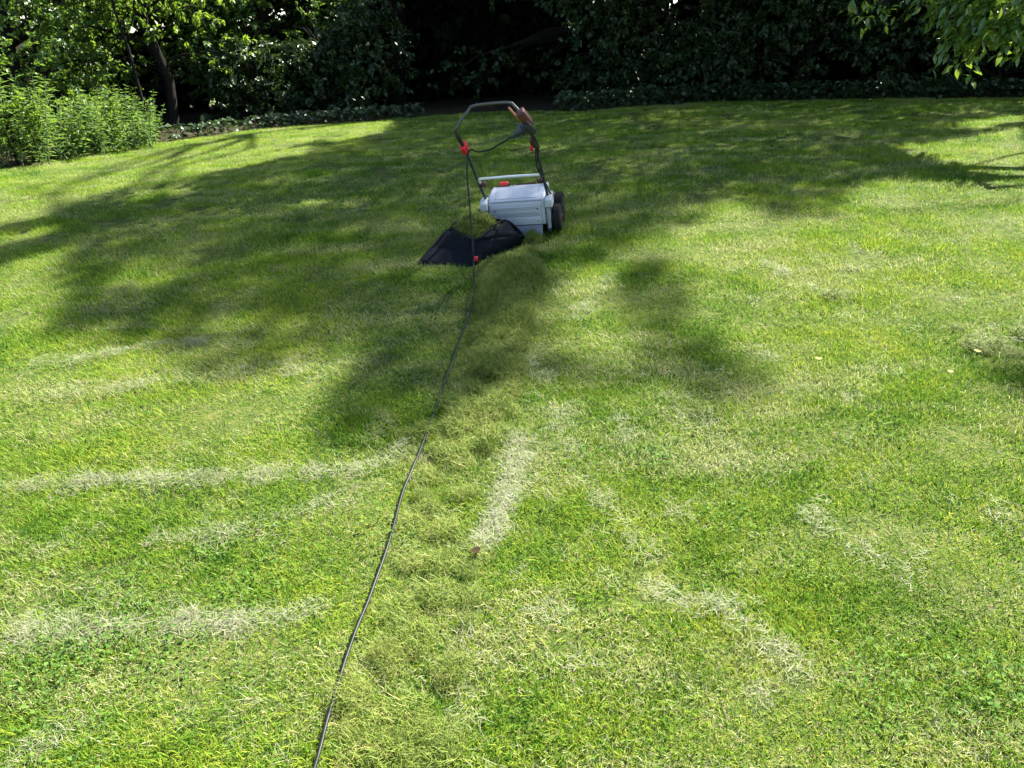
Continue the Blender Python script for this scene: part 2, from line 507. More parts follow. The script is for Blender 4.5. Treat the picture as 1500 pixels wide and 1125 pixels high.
def make_protos():
    cols = {}
    c = bpy.data.collections.new('grass_tufts'); cols['grass'] = c
    for i in range(6):
        proto(c, 'grass_tuft', [blades(430, .125, (.012, .030), (.0012, .0025), (.25, 1.2), (.0, .6)),
                                blades(36, .125, (.025, .046), (.0010, .0019), (.4, 1.3), (.1, .7))], M['grass'])
    c = bpy.data.collections.new('thatch_wisps'); cols['thatch'] = c
    for i in range(5):
        n = 34; R = .055
        a = rng.uniform(0, 2 * math.pi, n); r = R * np.sqrt(rng.uniform(0, 1, n))
        base = np.stack([r * np.cos(a), r * np.sin(a)], 1)
        zb = rng.uniform(.008, .030, n) * np.clip(1.15 - r / R, .2, 1)
        proto(c, 'thatch_wisp', [blades(n, R, (.02, .05), (.0009, .0018), (1.0, 1.8), (-.6, .8), 3, 0, base, zb)], M['thatch'])
    c = bpy.data.collections.new('moss_clumps'); cols['moss'] = c
    for i in range(5):
        n = 420; R = .06
        a = rng.uniform(0, 2 * math.pi, n); r = R * np.sqrt(rng.uniform(0, 1, n))
        base = np.stack([r * np.cos(a), r * np.sin(a)], 1)
        zb = rng.uniform(.0, .040, n) * np.clip(1.1 - (r / R) ** 2, .1, 1)
        proto(c, 'moss_clump', [blades(n, R, (.014, .045), (.0010, .0022), (.4, 1.6), (-.3, 1.0), 3, 0, base, zb)], M['moss'])
    c = bpy.data.collections.new('clover_rosettes'); cols['clover'] = c
    for i in range(3):
        proto(c, 'clover_rosette', [rosette(34, .08, .013, .04)], M['clover'])
    return cols
PROTO = make_protos()

def scatter(name, P, rot, scl, idx, col, label, cat=None):
    me = bpy.data.meshes.new(name)
    me.vertices.add(len(P)); me.vertices.foreach_set('co', np.asarray(P, np.float32).ravel())
    a = me.attributes.new('rot', 'FLOAT_VECTOR', 'POINT'); a.data.foreach_set('vector', np.asarray(rot, np.float32).ravel())
    a = me.attributes.new('scl', 'FLOAT_VECTOR', 'POINT'); a.data.foreach_set('vector', np.asarray(scl, np.float32).ravel())
    a = me.attributes.new('idx', 'INT', 'POINT'); a.data.foreach_set('value', np.asarray(idx, np.int32))
    o = link(name, me)
    ng = bpy.data.node_groups.new(name + '_scatter', 'GeometryNodeTree')
    ng.interface.new_socket('Geometry', in_out='INPUT', socket_type='NodeSocketGeometry')
    ng.interface.new_socket('Geometry', in_out='OUTPUT', socket_type='NodeSocketGeometry')
    N = ng.nodes; Lk = ng.links
    gi = N.new('NodeGroupInput'); go = N.new('NodeGroupOutput')
    ci = N.new('GeometryNodeCollectionInfo'); ci.inputs['Collection'].default_value = col
    ci.inputs['Separate Children'].default_value = True; ci.inputs['Reset Children'].default_value = True
    ip = N.new('GeometryNodeInstanceOnPoints'); ip.inputs['Pick Instance'].default_value = True
    def na(nm, ty):
        n = N.new('GeometryNodeInputNamedAttribute'); n.data_type = ty; n.inputs['Name'].default_value = nm
        return n.outputs[0]
    er = N.new('FunctionNodeEulerToRotation')
    Lk.new(na('rot', 'FLOAT_VECTOR'), er.inputs[0])
    Lk.new(gi.outputs[0], ip.inputs['Points']); Lk.new(ci.outputs[0], ip.inputs['Instance'])
    Lk.new(na('idx', 'INT'), ip.inputs['Instance Index']); Lk.new(er.outputs[0], ip.inputs['Rotation'])
    Lk.new(na('scl', 'FLOAT_VECTOR'), ip.inputs['Scale']); Lk.new(ip.outputs[0], go.inputs[0])
    md = o.modifiers.new('scatter', 'NODES'); md.node_group = ng
    return tag(o, label, None, None, 'stuff')
def place(XY, smin, smax, nproto, dz=0.0, zscale=1.0):
    n = len(XY); e = .05
    z = zg(XY[:, 0], XY[:, 1])
    gx = (zg(XY[:, 0] + e, XY[:, 1]) - z) / e; gy = (zg(XY[:, 0], XY[:, 1] + e) - z) / e
    rz = rng.uniform(0, 2 * math.pi, n)
    rot = np.zeros((n, 3))
    for i in range(n):
        nrm = Vector((-gx[i], -gy[i], 1)).normalized()
        q = Vector((0, 0, 1)).rotation_difference(nrm).to_matrix() @ Matrix.Rotation(rz[i], 3, 'Z')
        rot[i] = q.to_euler()
    s = rng.uniform(smin, smax, n)
    scl = np.stack([s, s, s * zscale * rng.uniform(.85, 1.15, n)], 1)
    P = np.stack([XY[:, 0], XY[:, 1], z + dz], 1)
    return P, rot, scl, rng.integers(0, nproto, n)
def lownoise(x, y, k=1.0, s=0):
    return (np.sin(x * 2.1 * k + 1.7 * np.sin(y * 1.3 * k + s) + s) + np.sin(y * 2.7 * k + 1.3 * np.sin(x * 1.9 * k + 2 * s)) + .6 * np.sin((x + y) * 4.7 * k + s)) / 2.6

# ------------------------------------------------------------------ lawn grass
def build_lawn():
    out = []
    for (y0, y1, dens) in ((-.6, .7, 40), (.7, 2.6, 118), (2.6, 4.5, 82), (4.5, 7, 58), (7, 10.6, 46)):
        x0, x1 = -7.5, 8.0
        n = int((x1 - x0) * (y1 - y0) * dens)
        XY = np.stack([rng.uniform(x0, x1, n), rng.uniform(y0, y1, n)], 1)
        half = .95 * np.maximum(XY[:, 1], .8) + 1.1
        dd = np.abs(XY[:, 0]) - half
        ok = (XY[:, 1] < y_edge(XY[:, 0]) + .03) & ((dd < 0) | (rng.uniform(0, 1, n) < .25))
        out.append(XY[ok])
    XY = np.vstack(out)
    P, rot, scl, idx = place(XY, .85, 1.2, 6)
    k = 1 + .16 * lownoise(XY[:, 0], XY[:, 1], 2.2, 1.) + .20 * lownoise(XY[:, 0], XY[:, 1], 7, 4.) + rng.normal(0, .12, len(XY))
    scl[:, 2] *= k
    scatter('lawn_grass', P, rot, scl, idx, PROTO['grass'], 'short mown green lawn grass with straw coloured blades')
build_lawn()

def line_pts(px, width, per_m, taper=True):
    """points spread along a polyline given in picture pixels, laid on the ground; width in metres"""
    W = np.array([pick(x, y)[:2] for x, y in px])
    C = catmull(np.c_[W, np.zeros(len(W))], 12)[:, :2]
    d = np.r_[0, np.cumsum(np.linalg.norm(np.diff(C, axis=0), axis=1))]
    n = max(3, int(d[-1] * per_m))
    s = rng.uniform(0, d[-1], n)
    base = np.stack([np.interp(s, d, C[:, 0]), np.interp(s, d, C[:, 1])], 1)
    lump = .6 + .25 * np.sin(s * 14 + rng.uniform(0, 6)) * np.sin(s * 5.3 + rng.uniform(0, 6)) + .2 * np.sin(s * 41 + rng.uniform(0, 6))
    k = rng.uniform(0, 1, n) < (.38 + .62 * lump)
    base = base[k]
    wid = width * (.35 + .75 * (.5 + .5 * np.sin(s[k] * 7.3 + 1.7 * np.sin(s[k] * 3.1 + rng.uniform(0, 6)))))
    return base + rng.normal(0, 1, base.shape) * wid[:, None] * rng.choice([.35, .6, 1.3], (len(base), 1))
def thatch_row(px, width, per_m, label, smin=.45, smax=.9, boost=1.0):
    XY = line_pts(px, width * .55, per_m * 1.0 * boost)
    scatter('thatch_row', *place(XY, smin, smax, 5, .007), PROTO['thatch'], label)
thatch_row([(20, 930), (120, 926), (250, 918), (370, 915), (470, 893)], .05, 95, 'longest pale row of dry thatch, low on the left of the lawn', boost=2.0)
thatch_row([(-20, 722), (40, 714), (150, 708), (300, 704), (420, 697), (540, 688), (600, 650)], .035, 62, 'thin pale row of dry thatch right across the left lawn, ending at the cable', boost=2.0)
thatch_row([(240, 792), (330, 785), (400, 764), (480, 742), (550, 715)], .045, 75, 'short slanting row of pale thatch between the two long rows on the left')
thatch_row([(90, 792), (140, 776)], .05, 60, 'small pale thatch wisp left of the slanting thatch row')
thatch_row([(100, 888), (150, 872)], .045, 60, 'small pale thatch wisp above the longest left row')
thatch_row([(757, 640), (752, 690), (728, 770), (705, 805)], .06, 210, 'bright straw coloured thatch streak beside the moss strip, below the mower', .5, .9, 1.0)
thatch_row([(765, 520), (800, 560), (812, 600), (800, 615)], .05, 55, 'pale thatch patch right of the moss strip in the middle of the lawn')
thatch_row([(895, 600), (925, 655)], .05, 60, 'faint thatch wisp right of centre on the sunlit lawn')
thatch_row([(740, 830), (800, 880), (830, 940)], .10, 55, 'faint thatch patch below the bright straw streak')
thatch_row([(940, 860), (990, 885), (1060, 890), (1090, 935), (1160, 965), (1190, 1020)], .05, 70, 'pale winding thatch row low on the right of the lawn')
thatch_row([(800, 560), (850, 680), (930, 800), (1010, 900)], .05, 34, 'long faint thatch streak fanning down the middle right of the lawn')
thatch_row([(960, 560), (1090, 680), (1230, 790), (1340, 860)], .06, 26, 'long faint thatch streak crossing the sunlit right lawn')
thatch_row([(700, 830), (690, 950), (680, 1080)], .06, 26, 'faint thatch streak low in the middle, right of the cable')
thatch_row([(1110, 1010), (1130, 1050)], .05, 70, 'small thatch wisp near the bottom right of the lawn')
thatch_row([(30, 535), (150, 522), (250, 506), (380, 505)], .075, 75, 'pale thatch band along the shade edge on the far left')
thatch_row([(60, 585), (250, 562), (420, 545), (480, 560)], .06, 50, 'thin thatch band below the shade edge on the left')
thatch_row([(1120, 388), (1165, 412)], .045, 55, 'small pale thatch wisp in the sunlit right lawn, farthest away')
thatch_row([(1190, 425), (1235, 438)], .05, 60, 'thatch wisp beside a brown hollow on the right lawn')
thatch_row([(1105, 515), (1140, 532)], .045, 50, 'thatch wisp at the tip of the right shade patch')
thatch_row([(835, 470), (880, 430), (900, 400)], .06, 55, 'thatch patch in the half shade right of the moss strip')
thatch_row([(1230, 580), (1300, 600)], .06, 35, 'faint thatch wisp in the middle of the right lawn')
thatch_row([(985, 745), (1000, 760)], .05, 50, 'tiny thatch wisp right of the bright straw streak')
thatch_row([(540, 650), (580, 615)], .06, 60, 'thatch patch left of the cable at the shade edge')
thatch_row([(20, 1105), (110, 1095)], .05, 80, 'thatch row in the bottom left corner of the lawn')

def stray_thatch():
    n = 12000
    XY = np.stack([rng.uniform(-5, 6, n), rng.uniform(.8, 6.5, n)], 1)
    w = .5 + .5 * lownoise(XY[:, 0] * .6, XY[:, 1] * 1.6, 1.7, 3.)
    ok = (rng.uniform(0, 1, n) < w ** 2.5 * .5) & (np.abs(XY[:, 0]) < .95 * XY[:, 1] + .9)
    scatter('stray_thatch', *place(XY[ok], .5, 1.0, 5, -.002), PROTO['thatch'], 'thin dry thatch strands strewn over the whole lawn')
stray_thatch()

# raked moss left behind by the scarifier
def moss_strip():
    out = []; S1 = []
    for py in np.linspace(352, 1060, 300):
        l = np.interp(py, [350, 420, 540, 620, 700, 800, 1060], [704, 714, 700, 664, 626, 596, 545])
        r = np.interp(py, [350, 400, 450, 560, 620, 700, 800, 1060], [788, 788, 782, 762, 755, 728, 712, 690])
        p0 = pick(l, py); p1 = pick(r, py); y = p0[1]
        out.append((y, p0[0], p1[0]))
    out = np.array(out)[::-1]
    yy = rng.uniform(out[0, 0], out[-1, 0], 3400)
    l = np.interp(yy, out[:, 0], out[:, 1]); r = np.interp(yy, out[:, 0], out[:, 2])
    xx = l + (r - l) * (rng.uniform(0, 1, len(yy)) * .9 + .04 * np.sin(yy * 31) + .03 * np.sin(yy * 13))
    dens = np.interp(yy, [1.2, 1.7, 2.1, 2.5, 3.3, 4.2], [.012, .03, .075, .30, 1., 1.])
    ridge = np.clip(.55 + .22 * np.sin(yy * 19 + 3.1 * np.sin(xx * 11 + yy * 3)) + .30 * lownoise(xx, yy, 9, 2.), 0, 1)
    ok = rng.uniform(0, 1, len(yy)) < dens * (.15 + .85 * ridge)
    q = proj(np.stack([xx, yy, zg(xx, yy)], 1))
    ok &= ~in_poly(q[:, 0], q[:, 1], [(600, 384), (690, 404), (778, 366), (778, 300), (600, 300)])
    XY = np.stack([xx, yy], 1)[ok]
    P, rot, scl, idx = place(XY, .45, 1.0, 5, .006)
    scl[:, 2] *= .5 + 1.0 * ridge[ok]
    scatter('moss_strip', P, rot, scl, idx, PROTO['moss'], 'olive brown strip of raked moss lying between the cable and the mower track')
moss_strip()
def spot(name, pts, n, w, col, k, label, smin=.5, smax=1.0, dz=.004):
    C = np.vstack([pick(x, y)[:2] + rng.normal(0, w, (n, 2)) for x, y in pts])
    scatter(name, *place(C, smin, smax, k, dz), col, label)
spot('moss_patch', [(560, 1075), (600, 1090), (620, 1075)], 7, .05, PROTO['moss'], 5, 'brown moss patch at the bottom right of the cable')
spot('moss_patch', [(1450, 505), (1490, 515)], 6, .08, PROTO['moss'], 5, 'brownish mossy patch at the right edge of the lawn')
spot('moss_patch', [(1215, 430), (1040, 590), (600, 640)], 2, .05, PROTO['moss'], 5, 'brown moss scraps dotted over the right half of the lawn')
spot('clover_patch', [(220, 860), (260, 875), (300, 880), (240, 960), (160, 960), (350, 950), (60, 960), (120, 1000)], 5, .10, PROTO['clover'], 3, 'dark green clover patches low on the left lawn', .6, 1.0, -.008)
spot('clover_patch', [(640, 600), (660, 620), (690, 640), (700, 600), (530, 790), (120, 660)], 2, .07, PROTO['clover'], 3, 'low broad leaved weeds where the cable disappears in the grass', .6, 1.1, 0)
spot('clover_patch', [(1260, 1060), (1150, 820), (1290, 640), (900, 700), (1450, 1040)], 3, .07, PROTO['clover'], 3, 'scattered low broad leaved weeds on the right lawn', .6, 1.1, 0)

# ------------------------------------------------------------------ fallen leaves
def fallen_leaf(px, py, L, mat, label, yaw, group=None):
    p = pick(px, py, .035)
    V = []; F = []
    prof = [(-.5, .02), (-.3, .2), (0, .28), (.3, .18), (.5, .01)]
    for t, w in prof:
        z = .25 * t * t
        V += [(t * L, -w * L, z * L + .12 * L * w), (t * L, 0, z * L), (t * L, w * L, z * L + .25 * L * w)]
    for i in range(4):
        for k in range(2): F.append((i * 3 + k, i * 3 + k + 1, i * 3 + k + 4, i * 3 + k + 3))
    me = bpy.data.meshes.new('fallen_leaf'); me.from_pydata(V, [], F)
    o = link('fallen_leaf', me, None, mat); o.location = p; o.rotation_euler = (.25, .1, yaw)
    tag(o, label, 'leaf', group)
FL = 'fallen leaves on the lawn'
fallen_leaf(1199, 525, .026, M['yellow_leaf'], 'pale yellow fallen leaf lying alone right of the shade patch tip', .1, FL)
fallen_leaf(1392, 544, .026, M['yellow_leaf'], 'pale yellow fallen leaf lying below the brownish mossy patch', .3, FL)
fallen_leaf(1432, 514, .026, M['yellow_leaf'], 'pale yellow fallen leaf on the brownish mossy patch at the right edge', -.5, FL)
fallen_leaf(834, 283, .03, M['yellow_leaf'], 'tiny pale fallen leaf on the grass right of the grey mower', .4, FL)
fallen_leaf(697, 806, .035, M['brown_leaf'], 'dark brown curled leaf at the foot of the straw streak', .8, FL)
fallen_leaf(684, 628, .03, M['brown_leaf'], 'red brown curled leaf on the moss strip', 1.2, FL)

# ------------------------------------------------------------------ the scarifier
MX, MY, MYAW, MROLL = .057, 4.126, .161, .065
def mower_frame():
    sl = float(np.interp(MY, _ys, _slope(_ys)))
    n = norm(np.array([-.05 - MROLL, -sl, 1.])); f = np.array([math.sin(MYAW), math.cos(MYAW), 0]); f = norm(f - n * (f @ n))
    r = np.cross(f, n)
    return np.array([MX, MY, float(zg(MX, MY))]), r, f, n
MO, MR_, MF_, MN_ = mower_frame()
def mw(L):
    L = np.atleast_2d(np.asarray(L, float))
    return (MO + L[:, :1] * MR_ + L[:, 1:2] * MF_ + L[:, 2:] * MN_)
def build_mower():
    root = empty('lawn_scarifier')
    R = Matrix([[MR_[i], MF_[i], MN_[i]] for i in range(3)])
    root.matrix_world = Matrix.Translation(Vector(MO)) @ R.to_4x4()
    tag(root, 'pale grey electric lawn scarifier with a tall tube handle and red clamps', 'scarifier')
    # main shell, profile in (y, z)
    prof = [(-.100, .058), (-.104, .120), (-.098, .182), (-.080, .200), (-.03, .216), (.03, .224), (.09, .220), (.135, .196), (.158, .150), (.165, .060)]
    body = MB().prism(prof, -.152, .152).build('housing', M['grey_plastic'], root, .010, seg=3)
    cov = [(-.078, .203), (-.028, .2195), (.03, .2275), (.086, .2235), (.124, .205), (.100, .213), (.03, .2225), (-.03, .2145)]
    MB().prism(cov, -.118, .112).build('top_cover', M['grey_plastic'], root, .003)
    # rear panel: frame, upper and lower fields divided by a groove
    MB().box((-.003, -.1065, .141), (.262, .010, .056)).build('rear_panel', M['grey_plastic'], root, .004)
    MB().box((-.003, -.1080, .0885), (.262, .012, .044)).build('rear_panel', M['grey_plastic'], root, .004)
    MB().box((-.003, -.106, .1135), (.256, .004, .006)).build('panel_groove', M['grey_mid'], root)
    MB().prism([(-.114, .064), (-.120, .060), (-.146, .016), (-.138, .014), (-.106, .060)], -.128, .132).build('discharge_flap', M['grey_dark'], root, .002)
    for z in (.123, .131, .152, .160):
        MB().box((-.003, -.1118, z), (.244, .003, .0028)).build('panel_rib', M['grey_mid'], root)
    for x in (-.118, .112):
        for z in (.149, .084): MB().lathe_x([(-.003, .004), (.003, .004)], (x, -.1125, z), 10).build('screw', M['black_plastic'], root)
    # bright seam under the top cover
    MB().box((-.0, -.0925, .1905), (.27, .006, .004), np.array(Matrix.Rotation(-.7, 3, 'X'))).build('seam_trim', M['grey_mid'], root)
    # side posts carrying the handle
    for s in (-1, 1):
        b = MB()
        b.prism([(-.128, .158), (-.128, .196), (-.10, .212), (-.03, .206), (.0, .176), (-.02, .15), (-.09, .15)], s * .1725 - .0185, s * .1725 + .0185)
        b.build('handle_bracket', M['grey_plastic'], root, .006, seg=3)
        MB().box((s * .168, -.1, .095), (.018, .026, .112)).build('bracket_leg', M['grey_mid'], root, .004)
        MB().prism([(-.02, .05), (-.03, .12), (.0, .17), (.08, .185), (.14, .15), (.155, .06)], s * .165 - .0125, s * .165 + .0125).build('side_panel', M['grey_plastic' if s < 0 else 'grey_mid'], root, .006)
        MB().box((s * .165, -.095, .03), (.022, .034, .03)).build('bracket_foot', M['black_plastic'], root, .004)
        for wy, wr in ((-.035, .072), (.105, .083)):
            w = MB().lathe_x([(-.020, wr * .72), (-.020, wr * .9), (-.014, wr), (.014, wr), (.020, wr * .9), (.020, wr * .72)], (s * .206, wy, wr), 28)
            t = w.build('wheel', M['rubber'], root)
            rm = MB().lathe_x([(-.0205, wr * .70), (-.012, wr * .66), (.012, wr * .66), (.0205, wr * .70)], (s * .206, wy, wr), 24).build('rim', M['black_plastic'], t)
            MB().lathe_x([(-.0245, wr * .16), (-.0245, wr * .26), (.0245, wr * .26), (.0245, wr * .16)], (s * .206, wy, wr), 16).build('hub', M['dull_red'], t, .002)
    # height lever and red trim on the cover
    k = MB().box((-.088, .085, .2375), (.052, .026, .018)).build('height_lever', M['red'], root, .006, seg=3)
    MB().box((-.058, .082, .2345), (.016, .018, .012)).build('lever_tip', M['black_plastic'], k, .003)
    MB().box((.03, .112, .2195), (.11, .012, .010), np.array(Matrix.Rotation(-.5, 3, 'X'))).build('red_trim', M['dull_red'], root, .003)
    MB().prism([(.04, .20), (.05, .232), (.10, .226), (.135, .20)], .118, .156).build('corner_cap', M['grey_plastic'], root, .006)
    # handle
    wb, yb, zb = .166, -.060, .193; wc, yc, zc = .169, -.362, .544; we, ye, ze = .171, -.49, .657; wt, yt, zt = .090, -.45, .752
    for s in (-1, 1):
        MB().tube([(s * wb, yb + .015, zb - .02), (s * wb, yb, zb), (s * wc, yc, zc)], .0075, 12).build('lower_tube', M['tube_dark'], root)
    B = lambda t: np.array([wb + (wc - wb) * t, yb + (yc - yb) * t, zb + (zc - zb) * t])
    c0 = B(.37); c1 = B(.42)
    pts = [(-c0[0] + .006, c0[1], c0[2]), (-c0[0] + .004, c1[1] - .002, c1[2]), (-c0[0] + .022, c1[1] - .012, c1[2] + .011), (0, c1[1] - .014, c1[2] + .013),
           (c0[0] - .022, c1[1] - .012, c1[2] + .011), (c0[0] - .004, c1[1] - .002, c1[2]), (c0[0] - .006, c0[1], c0[2])]
    MB().tube(catmull(pts, 5), .0072, 12).build('cross_bar', M['silver'], root)
    for s in (-1, 1):
        c = B(.345)
        kb = MB().lathe_x([(-.012, .007), (-.010, .013), (.006, .014), (.012, .010)], (s * (c[0] - .022), c[1], c[2]), 14).build('bar_knob', M['dull_red'], root)
        MB().lathe_x([(-.006, .010), (-.004, .017), (.004, .017), (.006, .010)], (s * (c[0] - .010), c[1], c[2]), 14).build('knob_washer', M['black_plastic'], kb)
    up = [(-wc, yc + .02, zc - .022), (-wc, yc - .03, zc + .02), (-we, ye + .03, ze - .03), (-we + .001, ye, ze + .006), (-we + .016, ye + .004, ze + .030), (-wt - .018, yt - .003, zt - .016), (-wt + .008, yt, zt + .002),
          (0, yt - .002, zt + .006), (wt - .008, yt, zt + .002), (wt + .018, yt - .003, zt - .016), (we - .016, ye + .004, ze + .030), (we - .001, ye, ze + .006), (we, ye + .03, ze - .03), (wc, yc - .03, zc + .02), (wc, yc + .02, zc - .022)]
    MB().tube(catmull(up, 6), .0066, 12).build('upper_handle', M['tube'], root)
    # black grip ends below the elbows
    for s in (-1, 1):
        MB().tube([(s * we, ye + .02, ze - .022), (s * wc, yc - .03, zc + .024)], .0095, 12).build('tube_sleeve', M['black_plastic'], root)
    # red clamps
    rotc = np.array(Matrix.Rotation(math.radians(42), 3, 'X'))
    cl = MB().box((-wc, yc - .012, zc + .012), (.034, .034, .066), rotc).build('handle_clamp', M['red'], root, .008, seg=3)
    MB().box((-wc + .002, yc - .038, zc + .004), (.022, .016, .048), rotc).build('clamp_lever', M['red'], cl, .005)
    cr = MB().box((wc - .010, yc - .010, zc + .010), (.020, .026, .060), rotc).build('handle_clamp', M['dull_red'], root, .007, seg=3)
    MB().box((wc - .016, yc - .022, zc - .014), (.016, .018, .022), rotc).build('clamp_lever', M['red'], cr, .004)
    # switch box on the right arm with its lever and lead
    sx, sy, sz = .150, -.478, .690
    rsw = np.array((Matrix.Rotation(math.radians(-30), 3, 'Y') @ Matrix.Rotation(math.radians(20), 3, 'X')))
    sw = MB().box((sx, sy, sz), (.040, .046, .078), rsw).build('switch_box', M['dull_red'], root, .008, seg=3)
    MB().box((sx + .020, sy - .004, sz - .046), (.034, .040, .060), rsw).build('switch_back', M['black_plastic'], sw, .006)
    MB().box((sx - .012, sy - .004, sz - .048), (.036, .040, .040), rsw).build('socket', M['plug'], sw, .006)
    MB().tube(catmull([(sx - .066, sy - .010, sz + .052), (sx - .045, sy - .016, sz + .026), (sx - .018, sy - .018, sz - .004)], 5), .0055, 8).build('switch_lever', M['orange'], sw)
    # lead from the switch down the right tube into the housing
    lead = [(sx + .022, sy + .01, sz - .075), (wc + .010, yc - .06, zc + .045), (wc + .014, yc - .004, zc - .01), (wc + .004, yc + .05, zc - .06), (wc - .016, yc + .10, zc - .13),
            (wc - .006, yc + .17, zc - .21), (wc + .008, yb - .06, zb + .07), (wc + .012, yb - .01, zb + .022), (wc + .03, yb + .05, zb - .01), (wc + .02, yb + .09, zb - .03)]
    MB().tube(catmull(lead, 6), .0042, 8).build('power_lead', M['cable_mower'], root)
    lead2 = [(wc + .004, yc - .01, zc - .02), (wc - .012, yc + .05, zc - .08), (wc - .014, yc + .11, zc - .14), (wc + .002, yc + .16, zc - .19)]
    MB().tube(catmull(lead2, 6), .0035, 8).build('cable_tie_loop', M['cable_mower'], root)
build_mower()

# ------------------------------------------------------------------ extension cable
def build_cable():
    root = empty('extension_cable', tuple(pick(694, 387)))
    tag(root, 'long dark grey extension cable running over the grass up to the mower handle', 'cable')
    inv = -np.array(root.location)
    px = [(418, 1250), (440, 1185), (462, 1120), (478, 1062), (500, 985), (521, 925), (546, 862), (568, 800), (588, 728), (606, 682), (622, 643), (636, 603), (650, 562), (664, 527), (676, 492), (688, 460), (694, 425), (694, 392)]
    hs = [.022, .021, .020, .024, .017, .022, .019, .023, .018, .022, .022, .016, .018, .034, .042, .042, .040, .035]
    pts = [pick(x, y, h) for (x, y), h in zip(px, hs)]
    top = mw((-.150, -.385, .535))[0]
    a = pts[-1]
    for t, (qx, qy) in ((.14, (693, 362)), (.35, (690, 325)), (.62, (686, 280)), (.85, (684, 246))):
        # stay on the sight line at the interpolated distance
        d = (1 - t) * np.linalg.norm(a - CAM) + t * np.linalg.norm(top - CAM)
        aa = (qx - 750) / FPX; bb = (562.5 - qy) / FPX; c, s = math.cos(PITCH), math.sin(PITCH)
        r = norm(np.array([aa, c + bb * s, -s + bb * c]))
        pts.append(CAM + r * d)
    pts.append(top)
    end = mw((.098, -.492, .618))[0]
    pts2 = [top, top + np.array([.02, .0, .012])]
    for t, sag in ((.2, .012), (.45, .022), (.72, .012), (.9, .002)):
        pts2.append(top * (1 - t) + end * t - np.array([0, 0, sag]))
    pts2.append(end)
    C = catmull(np.array(pts + pts2[1:]), 8)
    C = C + np.stack([.0006 * np.sin(np.arange(len(C)) * .45), np.zeros(len(C)), .0008 * np.sin(np.arange(len(C)) * .8)], 1)
    MB().tube(C + inv, .0039, 10).build('cord', M['cable'], root)
    e2 = mw((.142, -.500, .648))[0]
    ax = norm(e2 - end)
    con = [end - ax * .012, end, end + ax * .006, end + ax * .012, end + ax * .03, end + ax * .052]
    MB().tube(np.array(con) + inv, [.006, .009, .011, .016, .0175, .017], 14).build('connector', M['plug'], root)
    MB().tube(np.array([end - ax * .012, end + ax * .002]) + inv, [.0062, .0078], 10).build('strain_relief', M['cable'], root)
build_cable()

